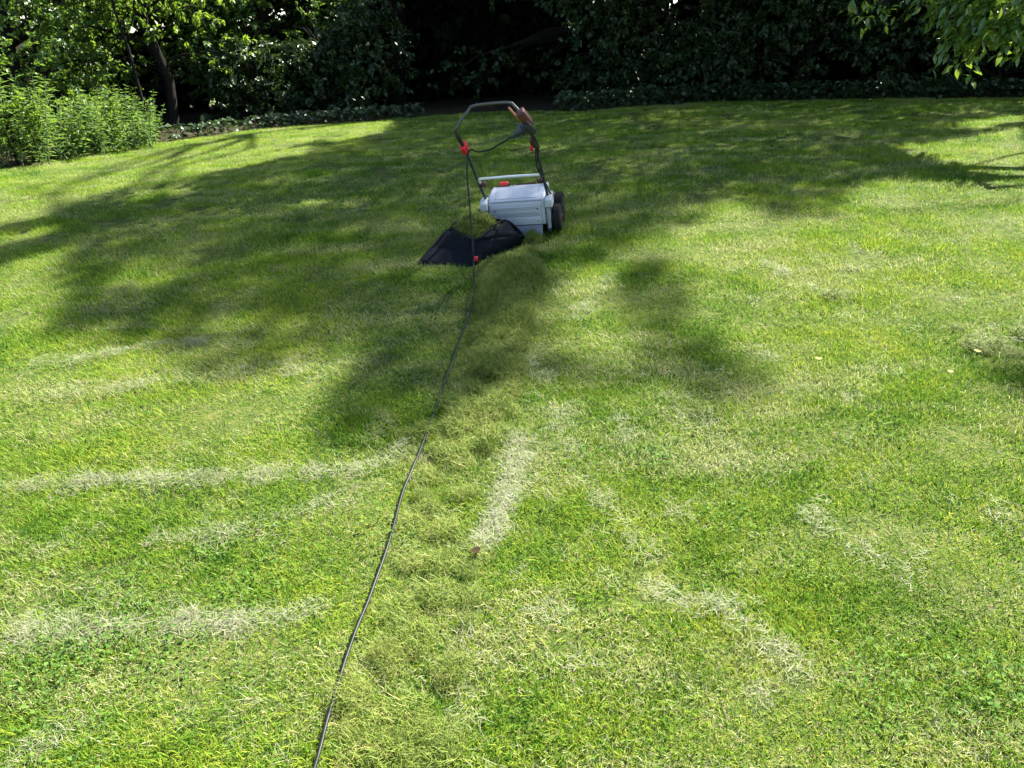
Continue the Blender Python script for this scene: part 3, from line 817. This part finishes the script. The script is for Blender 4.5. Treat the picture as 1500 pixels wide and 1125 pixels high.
# ------------------------------------------------------------------ catch bag with its heap of moss
def build_bag():
    A = pick(612, 386, .01); Bp = pick(692, 392, .0); Cp = pick(764, 356, .0); Dp = pick(668, 326, 0)
    T1 = pick(698, 351, .125); T2 = pick(742, 323, .150); T2b = pick(766, 344, .075); T3 = pick(657, 337, .10); T4 = pick(690, 318, .11)
    o0 = (A + Bp + Cp + Dp) / 4; o0[2] = zg(o0[0], o0[1])
    root = empty('grass_catch_bag', tuple(o0))
    tag(root, 'black fabric catch bag lying on the lawn beside the mower', 'catch bag')
    def sheet(name, quad, nu, nv, bulge, mat, thick=.005, sag=0):
        q = [np.asarray(p) - o0 for p in quad]
        nrm = norm(np.cross(q[1] - q[0], q[3] - q[0]))
        V = []
        for j in range(nv + 1):
            for i in range(nu + 1):
                u, v = i / nu, j / nv
                p = (1 - u) * (1 - v) * q[0] + u * (1 - v) * q[1] + u * v * q[2] + (1 - u) * v * q[3]
                w = math.sin(math.pi * u) * math.sin(math.pi * v)
                p = p + nrm * (bulge * w + .008 * math.sin(9 * u + 3 * v) * math.sin(7 * v + 4 * u))
                V.append(p)
        F = [(j * (nu + 1) + i, j * (nu + 1) + i + 1, (j + 1) * (nu + 1) + i + 1, (j + 1) * (nu + 1) + i) for j in range(nv) for i in range(nu)]
        me = bpy.data.meshes.new(name); me.from_pydata([tuple(v) for v in V], [], F)
        for p in me.polygons: p.use_smooth = True
        ob = link(name, me, root, mat)
        md = ob.modifiers.new('thickness', 'SOLIDIFY'); md.thickness = thick; md.offset = 0
        return ob, nrm
    sheet('side_panel', [Bp, Cp, T2b, T1], 10, 6, .012, M['bag'])
    sheet('side_panel', [T1, T2b, T2, (T1 * .45 + T2 * .55)], 8, 4, .008, M['bag'])
    fp, n = sheet('front_panel', [A, Bp, T1, T3], 12, 10, -.006, M['bag'])
    sheet('back_panel', [Dp, Cp, T2b, T4], 8, 4, -.01, M['bag'])
    sheet('end_panel', [A, Dp, T4, T3], 8, 4, -.01, M['bag'])
    sheet('back_panel', [T4, T2b, T2, (T4 + T2) / 2 + np.array([0, 0, .01])], 6, 3, .0, M['bag'])
    # woven net in the upper part of the front panel
    up = lambda u, v: (1 - u) * (1 - v) * A + u * (1 - v) * Bp + u * v * T1 + (1 - u) * v * T3 - o0
    off = norm(np.cross(Bp - A, T3 - A)); off = off if off[1] < 0 else -off
    net = MB()
    for i in range(9):
        u = .12 + .085 * i
        net.tube([up(u, .52) + off * .007, up(u + .02, .97) + off * .007], .0022, 5)
    for j in range(7):
        v = .54 + .07 * j
        net.tube([up(.10, v) + off * .008, up(.84, v) + off * .008], .0022, 5)
    net.build('net', M['bag_grey'], root)
    fr = MB()
    fr.tube(catmull([A - o0, (A + T3) / 2 - o0 + np.array([0, 0, .006]), T3 - o0, (T3 + T1) / 2 - o0 + np.array([0, 0, .004]), T1 - o0, T1 * .45 + T2 * .55 - o0 + np.array([0, 0, .012]), T2 - o0, T2b - o0, Cp - o0 + np.array([0, 0, .02])], 6), .006, 8)
    fr.build('frame_rod', M['bag'], root)
    tab = pick(697, 379, .04) - o0
    MB().box(tab, (.022, .012, .024), np.array(Matrix.Rotation(.5, 3, 'Z'))).build('bag_tab', M['red'], root, .005)
    t2 = pick(668, 327, .08) - o0
    MB().box(t2, (.05, .012, .022), np.array(Matrix.Rotation(-.6, 3, 'Y'))).build('bag_hook', M['black_plastic'], root, .003)
    # heap of moss and cut grass inside
    ctr = (T1 + T2 + T3 + T4) / 4
    ex = np.array([.15, .13])
    n = 5200
    a = rng.uniform(0, 2 * math.pi, n); r = np.sqrt(rng.uniform(0, 1, n))
    u = np.clip(.5 + .5 * r * np.cos(a), 0, 1); v = np.clip(.5 + .5 * r * np.sin(a), 0, 1)
    top = ((1 - u) * (1 - v))[:, None] * T3 + (u * (1 - v))[:, None] * T1 + (u * v)[:, None] * T2 + ((1 - u) * v)[:, None] * T4
    bump = .066 * (1 - r ** 2) + .008 * np.sin(u * 17) * np.sin(v * 13)
    base = top[:, :2]; zb = top[:, 2] - .014 + bump
    Vh, Fh, t, d = blades(n, 1, (.015, .045), (.0014, .0034), (.5, 1.6), (-.3, .9), 3, 0, base, zb)
    # solid core of the heap
    g = 14; core = []
    for j in range(g + 1):
        for i in range(g + 1):
            uu, vv = i / g, j / g; rr = min(1, math.hypot(uu - .5, vv - .5) * 2)
            p = (1 - uu) * (1 - vv) * T3 + uu * (1 - vv) * T1 + uu * vv * T2 + (1 - uu) * vv * T4
            core.append(p + np.array([0, 0, -.016 + .066 * (1 - rr ** 2)]))
    Fc = []
    for j in range(g):
        for i in range(g):
            k = j * (g + 1) + i; Fc += [(k, k + 1, k + g + 2), (k, k + g + 2, k + g + 1)]
    V = np.vstack([Vh, np.array(core)]); F = np.vstack([Fh, np.array(Fc) + len(Vh)])
    hb = link('moss_heap', mesh_np('moss_heap', V - o0, F, {'tint': np.r_[t, np.full(len(core), .3)]}), None, M['moss'])
    hb.location = tuple(o0)
    tag(hb, 'olive heap of raked moss and grass filling the open catch bag', 'moss heap')
build_bag()

# ------------------------------------------------------------------ trees and shrubs
def crown_mesh(name, P, D, L, ratio, droop, twigk=1, up=.7, filt=True, protect=True, asp=None):
    """leaves at points P pointing roughly along D"""
    n = len(P)
    D = norm(D + rng.normal(0, .55, (n, 3)) + np.array([0, 0, -droop]))
    N = norm(np.array([0, 0, up]) + rng.normal(0, .5, (n, 3)))
    l = L * rng.uniform(.6, 1.25, n)
    if filt:
        k = keep_mask(P, protect); P, D, N, l = P[k], D[k], N[k], l[k]
    V, F = leaf_quads(P, D, N, l, l * ratio, .18)
    return mesh_np(name, V, F, {'tint': np.repeat(rng.uniform(0, 1, len(P)), 4)})
def clump_points(c, r, n, twigs=None, shell=.45):
    """leaves gathered on twigs inside an ellipsoid"""
    r = np.asarray(r, float) * np.ones(3)
    m = twigs or max(4, n // 14)
    d = norm(rng.normal(0, 1, (m, 3))); q = (shell + (1 - shell) * rng.uniform(0, 1, m) ** .6)[:, None]
    tw = d * q; td = norm(d + rng.normal(0, .6, (m, 3)) + np.array([0, 0, -.1]))
    k = rng.integers(0, m, n); s = rng.uniform(-.22, .30, n)
    P = (tw[k] + td[k] * s[:, None] * np.array([1, 1, .8]) + rng.normal(0, .045, (n, 3))) * r + np.asarray(c)
    return P, td[k]
def limb(mb, a, b, r0, r1, wob=.06, n=6, seg=6):
    a = np.asarray(a, float); b = np.asarray(b, float)
    t = np.linspace(0, 1, seg)
    L = np.linalg.norm(b - a)
    off = rng.normal(0, wob * L * .35, (seg, 3)); off[0] = 0; off[-1] = 0
    P = a + (b - a) * t[:, None] + off
    P[:, 2] += .12 * L * np.sin(t * math.pi) * (1 if b[2] > a[2] else .3)
    mb.tube(P, r0 + (r1 - r0) * t, n)
TREES = {}
def tree(name, label, cat, x, y, h, r, clumps, leaf, ratio, mat, bark='bark', droop=.2, group=None, extra=None, protect=True, filt=True, lean=(0, 0), limbs=True):
    """clumps: list of (centre offset xyz from base, radius, leaves)"""
    z = float(zg(x, y)); b = np.array([x, y, z])
    root = empty(name, tuple(b)); tag(root, label, cat, group)
    tm = MB()
    top = np.array([lean[0], lean[1], h])
    limb(tm, (0, 0, -.1), top, r, r * .3, .03, 10, 8)
    Ps, Ds = [], []
    for i, (c, rad, n) in enumerate(clumps):
        c = np.asarray(c, float)
        f = np.clip((c[2] - .25 * np.linalg.norm(c[:2])) / h, .15, .95)
        if limbs: limb(tm, top * f, c, r * .42 * (1 - .5 * f), .006, .06, 6)
        p, d = clump_points(c + b, rad, n)
        Ps.append(p); Ds.append(d)
    if extra is not None: Ps.append(extra[0]); Ds.append(extra[1])
    tm.build('trunk', M[bark], root)
    P = np.vstack(Ps); D = np.vstack(Ds)
    ok = P[:, 2] > zg(P[:, 0], P[:, 1]) + .01
    me = crown_mesh('crown', P[ok] - 0, D[ok], leaf, ratio, droop, filt=filt, protect=protect)
    co = np.empty(len(me.vertices) * 3, np.float32); me.vertices.foreach_get('co', co)
    me.vertices.foreach_set('co', (co.reshape(-1, 3) - b.astype(np.float32)).ravel()); me.update()
    link('crown', me, root, M[mat])
    return root
def shell_clumps(n, rx, ry, z0, z1, crad, leaves, front=None):
    out = []
    for i in range(n):
        a = rng.uniform(0, 2 * math.pi); t = rng.uniform(0, 1)
        z = z0 + (z1 - z0) * t
        k = rng.uniform(.45, 1.0) * (1 - .45 * t)
        out.append(((rx * k * math.cos(a), ry * k * math.sin(a), z), (crad * rng.uniform(.7, 1.25),) * 2 + (crad * .7,), leaves))
    return out

# -- crowns out of view, leaves set along sun rays to make the lawn shade
CAN = [('ash', -1.9, 13.3), ('hornbeam', 1.5, 12.4), ('lime', 4.2, 11.9), ('maple', 7.0, 11.0), ('walnut', 9.6, 8.4)]
def shade_points():
    G = []
    n = 30000
    xy = np.stack([rng.uniform(-7, 9, n), rng.uniform(1.2, 13.0, n)], 1)
    P = np.c_[xy, zg(xy[:, 0], xy[:, 1])]
    G = P[shaded(P)]
    w = lownoise(G[:, 0], G[:, 1], 2.6, 5.) + .6 * lownoise(G[:, 0], G[:, 1], 7., 2.)
    G = G[rng.uniform(0, 1, len(G)) < np.clip(1.0 - (w - .25) * 1.1, .12, 1)]
    dh = S[:2] / np.linalg.norm(S[:2]); tan = math.tan(SUN_EL)
    T = np.array([(c[1], c[2]) for c in CAN])
    res = [[] for _ in CAN]
    for g in G:
        s = (T - g[:2]) @ dh
        dist = np.linalg.norm(g[:2] + s[:, None] * dh - T, axis=1)
        h = s * tan
        cost = dist + rng.uniform(0, .8, len(T)) + np.where((h < 2.7) | (h > 12.5), 50, 0)
        i = int(np.argmin(cost))
        si = s[i] if cost[i] < 40 else 3.4 / tan * 1.2
        si = max(si + rng.normal(0, .7), 2.5 / tan)
        q = g + np.array([dh[0] * si, dh[1] * si, si * tan])
        res[i].append(q)
        if g[1] > 4.6 and rng.uniform() < .6:      # unseen low leaves added to deepen the shade at the back
            hl = rng.uniform(2.3, 4.6); sl = hl / tan
            res[i].append(g + np.array([dh[0] * sl, dh[1] * sl, hl]))
    return [np.array(r) if len(r) else np.zeros((0, 3)) for r in res]
SP = shade_points()
def canopy_extra(Q, per, spread):
    n = len(Q) * per
    P = np.repeat(Q, per, 0) + rng.normal(0, spread, (n, 3))
    return P, rng.normal(0, 1, (n, 3))
labels = {'ash': 'dark broad tree behind the mower, left of the black hollow', 'hornbeam': 'dark tree with a thick trunk right of the black hollow',
          'lime': 'dark leafy tree with bare forked branches, right of the mower handle', 'maple': 'dark tree deep in shade on the right side of the lawn edge',
          'walnut': 'tree out of view at the far right, crown shaped to cast shade across the lawn'}
for (nm, x, y), Q in zip(CAN, SP):
    b = np.array([x, y, float(zg(x, y))])
    sel = Q[rng.permutation(len(Q))[:26]] if len(Q) else []
    cl = [(tuple(q - b), (.55, .55, .4), 110) for q in sel]
    if nm in ('lime', 'maple'):      # low boughs in view
        for i in range(26):
            cl.append(((rng.uniform(-1.7, 1.7), rng.uniform(-2.2, -.4), rng.uniform(.8, 2.5)), (.5, .5, .34), 260))
    if nm == 'ash':
        for i in range(28):
            cl.append(((rng.uniform(-2.9, .1), rng.uniform(-2.4, -.6), rng.uniform(.9, 2.5)), (.5, .5, .3), 260))
    if nm == 'hornbeam':
        for i in range(16):
            cl.append(((rng.uniform(-2.8, .4), rng.uniform(-1.9, -.4), rng.uniform(1.35, 2.5)), (.5, .5, .24), 200))
        for i in range(9):
            cl.append(((rng.uniform(-2.6, -.3), rng.uniform(-.6, .8), rng.uniform(.1, .5)), (.5, .4, .22), 150))
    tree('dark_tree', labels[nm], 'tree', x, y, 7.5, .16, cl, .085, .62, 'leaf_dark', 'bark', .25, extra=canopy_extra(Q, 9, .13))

# -- evergreen wall added behind everything to keep the backdrop dark
ever = [(-9.5, 11.5), (-7.6, 13.4), (-5.6, 14.4), (-3.5, 15.2), (-1.5, 15.6), (.6, 15.8), (2.7, 15.4), (4.8, 15.0), (6.9, 14.4), (9.0, 13.4), (11.2, 12.2), (13.0, 10.4), (-.4, 17.2), (1.7, 17.3)]
for i, (x, y) in enumerate(ever):
    cl = []
    for k in range(100):
        t = (k / 99) ** 2.0; a = rng.uniform(0, 2 * math.pi); rr = (1.65 * (1 - t) + .2) * rng.uniform(.4, 1)
        cl.append(((rr * math.cos(a), rr * math.sin(a) * .8, .1 + 6.5 * t), (.66, .66, .45), 190))
    if x < -5: cl = [(c, rd, n // 2) for c, rd, n in cl]
    w = ['leftmost', 'second from the left', 'third from the left', 'fourth from the left', 'fifth from the left', 'sixth from the left', 'sixth from the right', 'fifth from the right', 'fourth from the right', 'third from the right', 'second from the right', 'rightmost', 'set back left of the middle', 'set back right of the middle'][i]
    tree('backing_evergreen', 'blackish evergreen added as dark backing behind the other trees, ' + w, 'tree', x, y, 6.8, .12, cl, .23, .66, 'leaf_ever', droop=.5, group='row of evergreens added as dark backing', limbs=False)

# -- left side: bright trees and shrubs in the sun
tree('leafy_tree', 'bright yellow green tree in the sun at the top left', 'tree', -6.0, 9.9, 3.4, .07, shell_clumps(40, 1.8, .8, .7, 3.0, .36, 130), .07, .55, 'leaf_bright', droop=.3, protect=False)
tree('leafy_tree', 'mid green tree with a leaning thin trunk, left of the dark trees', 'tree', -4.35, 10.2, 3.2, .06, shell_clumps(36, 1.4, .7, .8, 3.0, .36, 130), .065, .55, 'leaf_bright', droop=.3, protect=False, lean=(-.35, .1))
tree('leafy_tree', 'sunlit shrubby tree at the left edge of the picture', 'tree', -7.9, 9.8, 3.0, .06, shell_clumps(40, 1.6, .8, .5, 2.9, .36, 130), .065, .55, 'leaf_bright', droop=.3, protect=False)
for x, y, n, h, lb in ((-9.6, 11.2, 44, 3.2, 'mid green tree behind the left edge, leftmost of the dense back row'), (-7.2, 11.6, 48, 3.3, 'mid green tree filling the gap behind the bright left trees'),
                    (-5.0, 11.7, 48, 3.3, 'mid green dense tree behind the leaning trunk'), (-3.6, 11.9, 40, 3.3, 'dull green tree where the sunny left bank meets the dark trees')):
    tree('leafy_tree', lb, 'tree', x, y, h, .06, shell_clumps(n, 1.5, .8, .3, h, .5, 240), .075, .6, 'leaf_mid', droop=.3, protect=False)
tree('hazel_shrub', 'half shaded green shrub behind the weeds on the left', 'shrub', -5.4, 9.3, 1.5, .03, shell_clumps(22, .9, .7, .25, 1.45, .36, 170), .055, .7, 'leaf_mid', droop=.2, protect=False)
for px, py, w, h, lb in ((40, 238, .42, .55, 'small rounded bright bush among the weeds at the left edge'), (88, 236, .40, .42, 'small rounded bright bush where the sunny weeds end')):
    p = pick(px, py)
    tree('low_bush', lb, 'bush', p[0], y_edge(p[0]) + .5, h * .7, .015, shell_clumps(22, w, w * .8, .06, h, .17, 130), .036, .55, 'leaf_bright', droop=.2, protect=False)
def elder(x, y, label):
    root = tree('elder_shrub', label, 'shrub', x, y, 1.15, .03, shell_clumps(22, .75, .6, .25, 1.25, .32, 170), .065, .4, 'leaf_bright', droop=.3, protect=False)
    for i in range(16):
        mb = MB()
        a = rng.uniform(0, 2 * math.pi); r = .8 * math.sqrt(rng.uniform(0, 1))
        c = np.array([r * math.cos(a), r * math.sin(a) * .8 - .2, 1.22 + rng.uniform(-.12, .16) - .2 * r])
        V = [c + np.array([0, 0, .012])]; m = 14
        for ring, q in ((1, .03), (2, .055), (3, .075)):
            for k in range(m):
                aa = 2 * math.pi * k / m + ring * .2; w = q * rng.uniform(.75, 1.15)
                V.append(c + np.array([w * math.cos(aa), w * math.sin(aa), -.12 * q * ring * .5 + rng.uniform(-.008, .008)]))
        F = [(0, 1 + k, 1 + (k + 1) % m) for k in range(m)]
        for g in range(2): F += [(1 + g * m + k, 1 + g * m + (k + 1) % m, 1 + (g + 1) * m + (k + 1) % m, 1 + (g + 1) * m + k) for k in range(m)]
        mb.add(V, F).build('flower_head', M['flower'], root, smooth=False)
elder(-6.6, 8.7, 'yellow green shrub with flat cream flower heads at the left edge')

def weed_clump(x, y, h, n, label, mat='leaf_nettle', spread=.42, leaf=.06, ratio=.42):
    z = float(zg(x, y)); root = empty('tall_weed', (x, y, z)); tag(root, label, 'weed', 'tall weeds along the left lawn edge')
    sm = MB(); Ps, Ds = [], []
    for i in range(n):
        a = rng.uniform(0, 2 * math.pi); r = spread * math.sqrt(rng.uniform(0, 1))
        b = np.array([r * math.cos(a), r * math.sin(a), 0]); hh = h * rng.uniform(.4, 1.15)
        t = b + np.array([rng.normal(0, .13), rng.normal(0, .13) - .03, hh])
        sm.tube([b, (b + t) / 2 + rng.normal(0, .012, 3), t], [.004, .0035, .0015], 5)
        m = int(hh / .035)
        for k in range(m):
            f = .12 + .88 * k / m; c = b + (t - b) * f; az = k * 1.57 + rng.uniform(-.4, .4)
            for s in (0, math.pi):
                Ps.append(c); Ds.append((math.cos(az + s), math.sin(az + s), .25))
    tag(sm.build('stems', M['stem'], root), kind='stuff')
    P = np.array(Ps); D = np.array(Ds); nn = len(P)
    D = norm(D + rng.normal(0, .25, (nn, 3))); N = norm(np.array([0, 0, 1.]) + rng.normal(0, .25, (nn, 3)))
    l = leaf * rng.uniform(.55, 1.2, nn)
    V, F = leaf_quads(P, D, N, l, l * ratio, .15)
    link('leaves', mesh_np('leaves', V, F, {'tint': np.repeat(rng.uniform(0, 1, nn), 4)}), root, M[mat])
wl = [(15, 262, .50, 'at the left edge of the picture'), (48, 256, .34, 'second from the left edge'), (85, 248, .42, 'third from the left edge'), (120, 242, .52, 'in the middle of the sunny weeds'),
      (-40, 275, .7, 'just outside the left edge')]
for i, (px, py, h, w) in enumerate(wl):
    p = pick(px, py - 8)
    weed_clump(p[0] + rng.normal(0, .08), y_edge(p[0]) + .30 + rng.uniform(-.08, .12), h, 44 if i < 7 else 26, 'green leafy weeds on the left lawn edge, ' + w, ('leaf_nettle', 'leaf_mid', 'leaf_nettle', 'leaf_mid')[i % 4], .34, (.06, .085, .05)[i % 3], (.42, .2, .55)[i % 3])
for i, (px, h) in enumerate(((20, .5), (70, .32), (92, .46))):
    p = pick(px, 236)
    weed_clump(p[0] - .1, y_edge(p[0]) + .95, h, 44, 'taller pale green weeds in the second row on the left, ' + ['leftmost', 'second', 'third', 'nearest the leaning trunk'][i])

# thin leaning stem
def stem(px0, px1, label):
    a = pick(px0[0], px0[1]); 
    root = empty('sapling', tuple(a)); tag(root, label, 'sapling')
    mb = MB(); limb(mb, (0, 0, -.05), (-.22, .1, 1.9), .022, .012, .02, 8)
    limb(mb, (-.12, .05, 1.0), (.3, .2, 1.9), .010, .004, .05, 6)
    mb.build('trunk', M['bark'], root)
    P, D = clump_points(np.array([-.1, .05, 1.75]) + a, (.55, .4, .35), 420)
    me = crown_mesh('crown', P, D, .055, .55, .3, filt=False)
    co = np.empty(len(me.vertices) * 3, np.float32); me.vertices.foreach_get('co', co)
    me.vertices.foreach_set('co', (co.reshape(-1, 3) - a.astype(np.float32)).ravel()); me.update()
    link('crown', me, root, M['leaf_mid'])
stem((221, 196), (200, 120), 'thin leaning sapling stem at the left lawn edge')

# -- shaded shrubs along the back
sh = [(1.35, 11.3, 1.5, 'dark shrub before the thick trunk at the right rim of the black hollow', 'leaf_dark'), (-2.2, 11.9, 1.5, 'dark shrub before the trunk at the left rim of the black hollow', 'leaf_dark'), (-3.5, 11.0, 1.3, 'dark shrub left of the black hollow, half lit', 'leaf_dark'), (-2.6, 11.1, 1.4, 'dark shrub at the left rim of the black hollow', 'leaf_dark'),
      (2.0, 11.2, 1.0, 'small dark shrub right of the black hollow', 'leaf_dark'), (2.9, 11.0, 1.6, 'dark shrub with greyish leaves right of the mower handle', 'leaf_dark'),
      (3.9, 10.7, 1.9, 'dark leafy shrub in the middle of the right hedge', 'leaf_dark'), (5.0, 10.5, 1.6, 'dark hedge shrub behind the right lawn', 'leaf_dark'),
      (6.1, 10.2, 1.7, 'dark hedge shrub below the sunlit branch', 'leaf_dark'), (7.2, 9.8, 1.5, 'dark hedge shrub at the right edge of the picture', 'leaf_dark')]
for x, y, h, lb, mt in sh:
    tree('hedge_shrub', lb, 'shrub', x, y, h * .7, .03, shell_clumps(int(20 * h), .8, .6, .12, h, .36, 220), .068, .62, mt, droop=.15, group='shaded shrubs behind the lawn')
# leafy ground cover along the dark edge
def edge_cover(name, x0, x1, label, n, h):
    x = rng.uniform(x0, x1, n); y = y_edge(x) + np.abs(rng.normal(.0, .34, n)) - .03
    z = zg(x, y) + rng.uniform(.02, h, n) * np.clip(1 - (y - y_edge(x)) * .2, .4, 1)
    P = np.stack([x, y, z], 1); D = np.stack([rng.normal(0, 1, n), rng.normal(-.4, 1, n), rng.normal(0, .4, n)], 1)
    N = norm(np.array([0, -.25, 1.]) + rng.normal(0, .4, (n, 3))); l = rng.uniform(.04, .085, n)
    V, F = leaf_quads(P, D, N, l, l * .8, .12)
    o = link(name, mesh_np(name, V, F, {'tint': np.repeat(rng.uniform(0, 1, n), 4)}), None, M['leaf_dark'])
    tag(o, label, kind='stuff')
edge_cover('ivy_cover', .55, 8.6, 'dark ivy leaves creeping along the shaded right lawn edge', 3800, .22)
edge_cover('ivy_cover', -4.0, -1.2, 'dark ivy leaves along the left lawn edge before the trees', 1300, .16)

# -- sunlit bough of the tree that stands outside the picture on the right
def right_bough():
    x, y = 6.9, 6.2
    z = float(zg(x, y)); b = np.array([x, y, z])
    root = empty('cherry_tree', tuple(b)); tag(root, 'tree at the right with a bright glossy bough hanging into the picture', 'tree')
    mb = MB(); limb(mb, (0, 0, -.1), (.1, .1, 4.5), .13, .06, .02, 10, 8)
    P, D = [], []
    def sight(px, py, d):
        aa = (px - 750) / FPX; bb = (562.5 - py) / FPX; c, s = math.cos(PITCH), math.sin(PITCH)
        return CAM + norm(np.array([aa, c + bb * s, -s + bb * c])) * d
    boughs = [([(1560, -80), (1480, -20), (1440, 30), (1405, 78)], 6.4, 420), ([(1540, -40), (1440, 10), (1385, 30)], 6.5, 230), ([(1560, -20), (1500, 30), (1455, 45)], 6.2, 260),
              ([(1480, -90), (1360, -30), (1290, 5), (1262, 16)], 6.6, 90), ([(1600, -20), (1540, 30), (1490, 40)], 6.1, 230), ([(1500, -60), (1420, -20), (1360, 0)], 6.6, 170)]
    for px, d, n in boughs:
        C = catmull(np.array([sight(a, c, d) for a, c in px]), 8)
        mb.tube(np.vstack([np.array([.05, .05, 2.6]) + (C[0] - b - np.array([.05, .05, 2.6])) * t + np.array([0, 0, .3 * math.sin(t * 3.14)]) for t in np.linspace(0, 1, 5)][:-1] + [C - b]), np.linspace(.03, .004, 4 + len(C)), 6)
        k = (len(C) * (.28 + .72 * rng.uniform(0, 1, n) ** .8)).astype(int).clip(0, len(C) - 1)
        P.append(C[k] + rng.normal(0, .075, (n, 3))); D.append(np.gradient(C, axis=0)[k] * 12 + rng.normal(0, .5, (n, 3)))
    mb.build('trunk', M['bark'], root)
    P = np.vstack(P); D = np.vstack(D); n = len(P)
    D = norm(norm(D) + rng.normal(0, .35, (n, 3)) + np.array([0, 0, -.45])); N = norm(np.array([0, 0, 1.]) + rng.normal(0, .4, (n, 3)))
    L = rng.uniform(.05, .092, n)[:, None]; W = L * .40; B = norm(np.cross(D, N)); N2 = np.cross(B, D)
    rows = []
    for t, w, dz in ((0, .02, 0), (.25, .8, .01), (.5, 1, -.01), (.78, .6, -.07), (1, .02, -.16)):
        c = P + D * L * t + N2 * L * dz
        rows += [c - B * W * w * .5 + N2 * W * w * .14, c, c + B * W * w * .5 + N2 * W * w * .14]
    V = np.stack(rows, 1).reshape(-1, 3)
    f = []
    for i in range(4):
        for k in range(2): f.append((i * 3 + k, i * 3 + k + 1, i * 3 + k + 4, i * 3 + k + 3))
    F = (np.arange(n)[:, None, None] * 15 + np.array(f)[None]).reshape(-1, 4)
    link('bough_leaves', mesh_np('bough_leaves', V - b, F, {'tint': np.repeat(rng.uniform(0, 1, n), 15)}, True), root, M['leaf_cherry'])
    Q = np.vstack([clump_points(b + np.array([rng.uniform(-1.3, 1.6), rng.uniform(-1.2, 1.6), rng.uniform(2.4, 5.2)]), (.7, .7, .5), 260)[0] for _ in range(14)])
    Dq = rng.normal(0, 1, Q.shape)
    me = crown_mesh('crown', Q, Dq, .12, .45, .4)
    co = np.empty(len(me.vertices) * 3, np.float32); me.vertices.foreach_get('co', co)
    me.vertices.foreach_set('co', (co.reshape(-1, 3) - b.astype(np.float32)).ravel()); me.update()
    link('crown', me, root, M['leaf_cherry'])
right_bough()
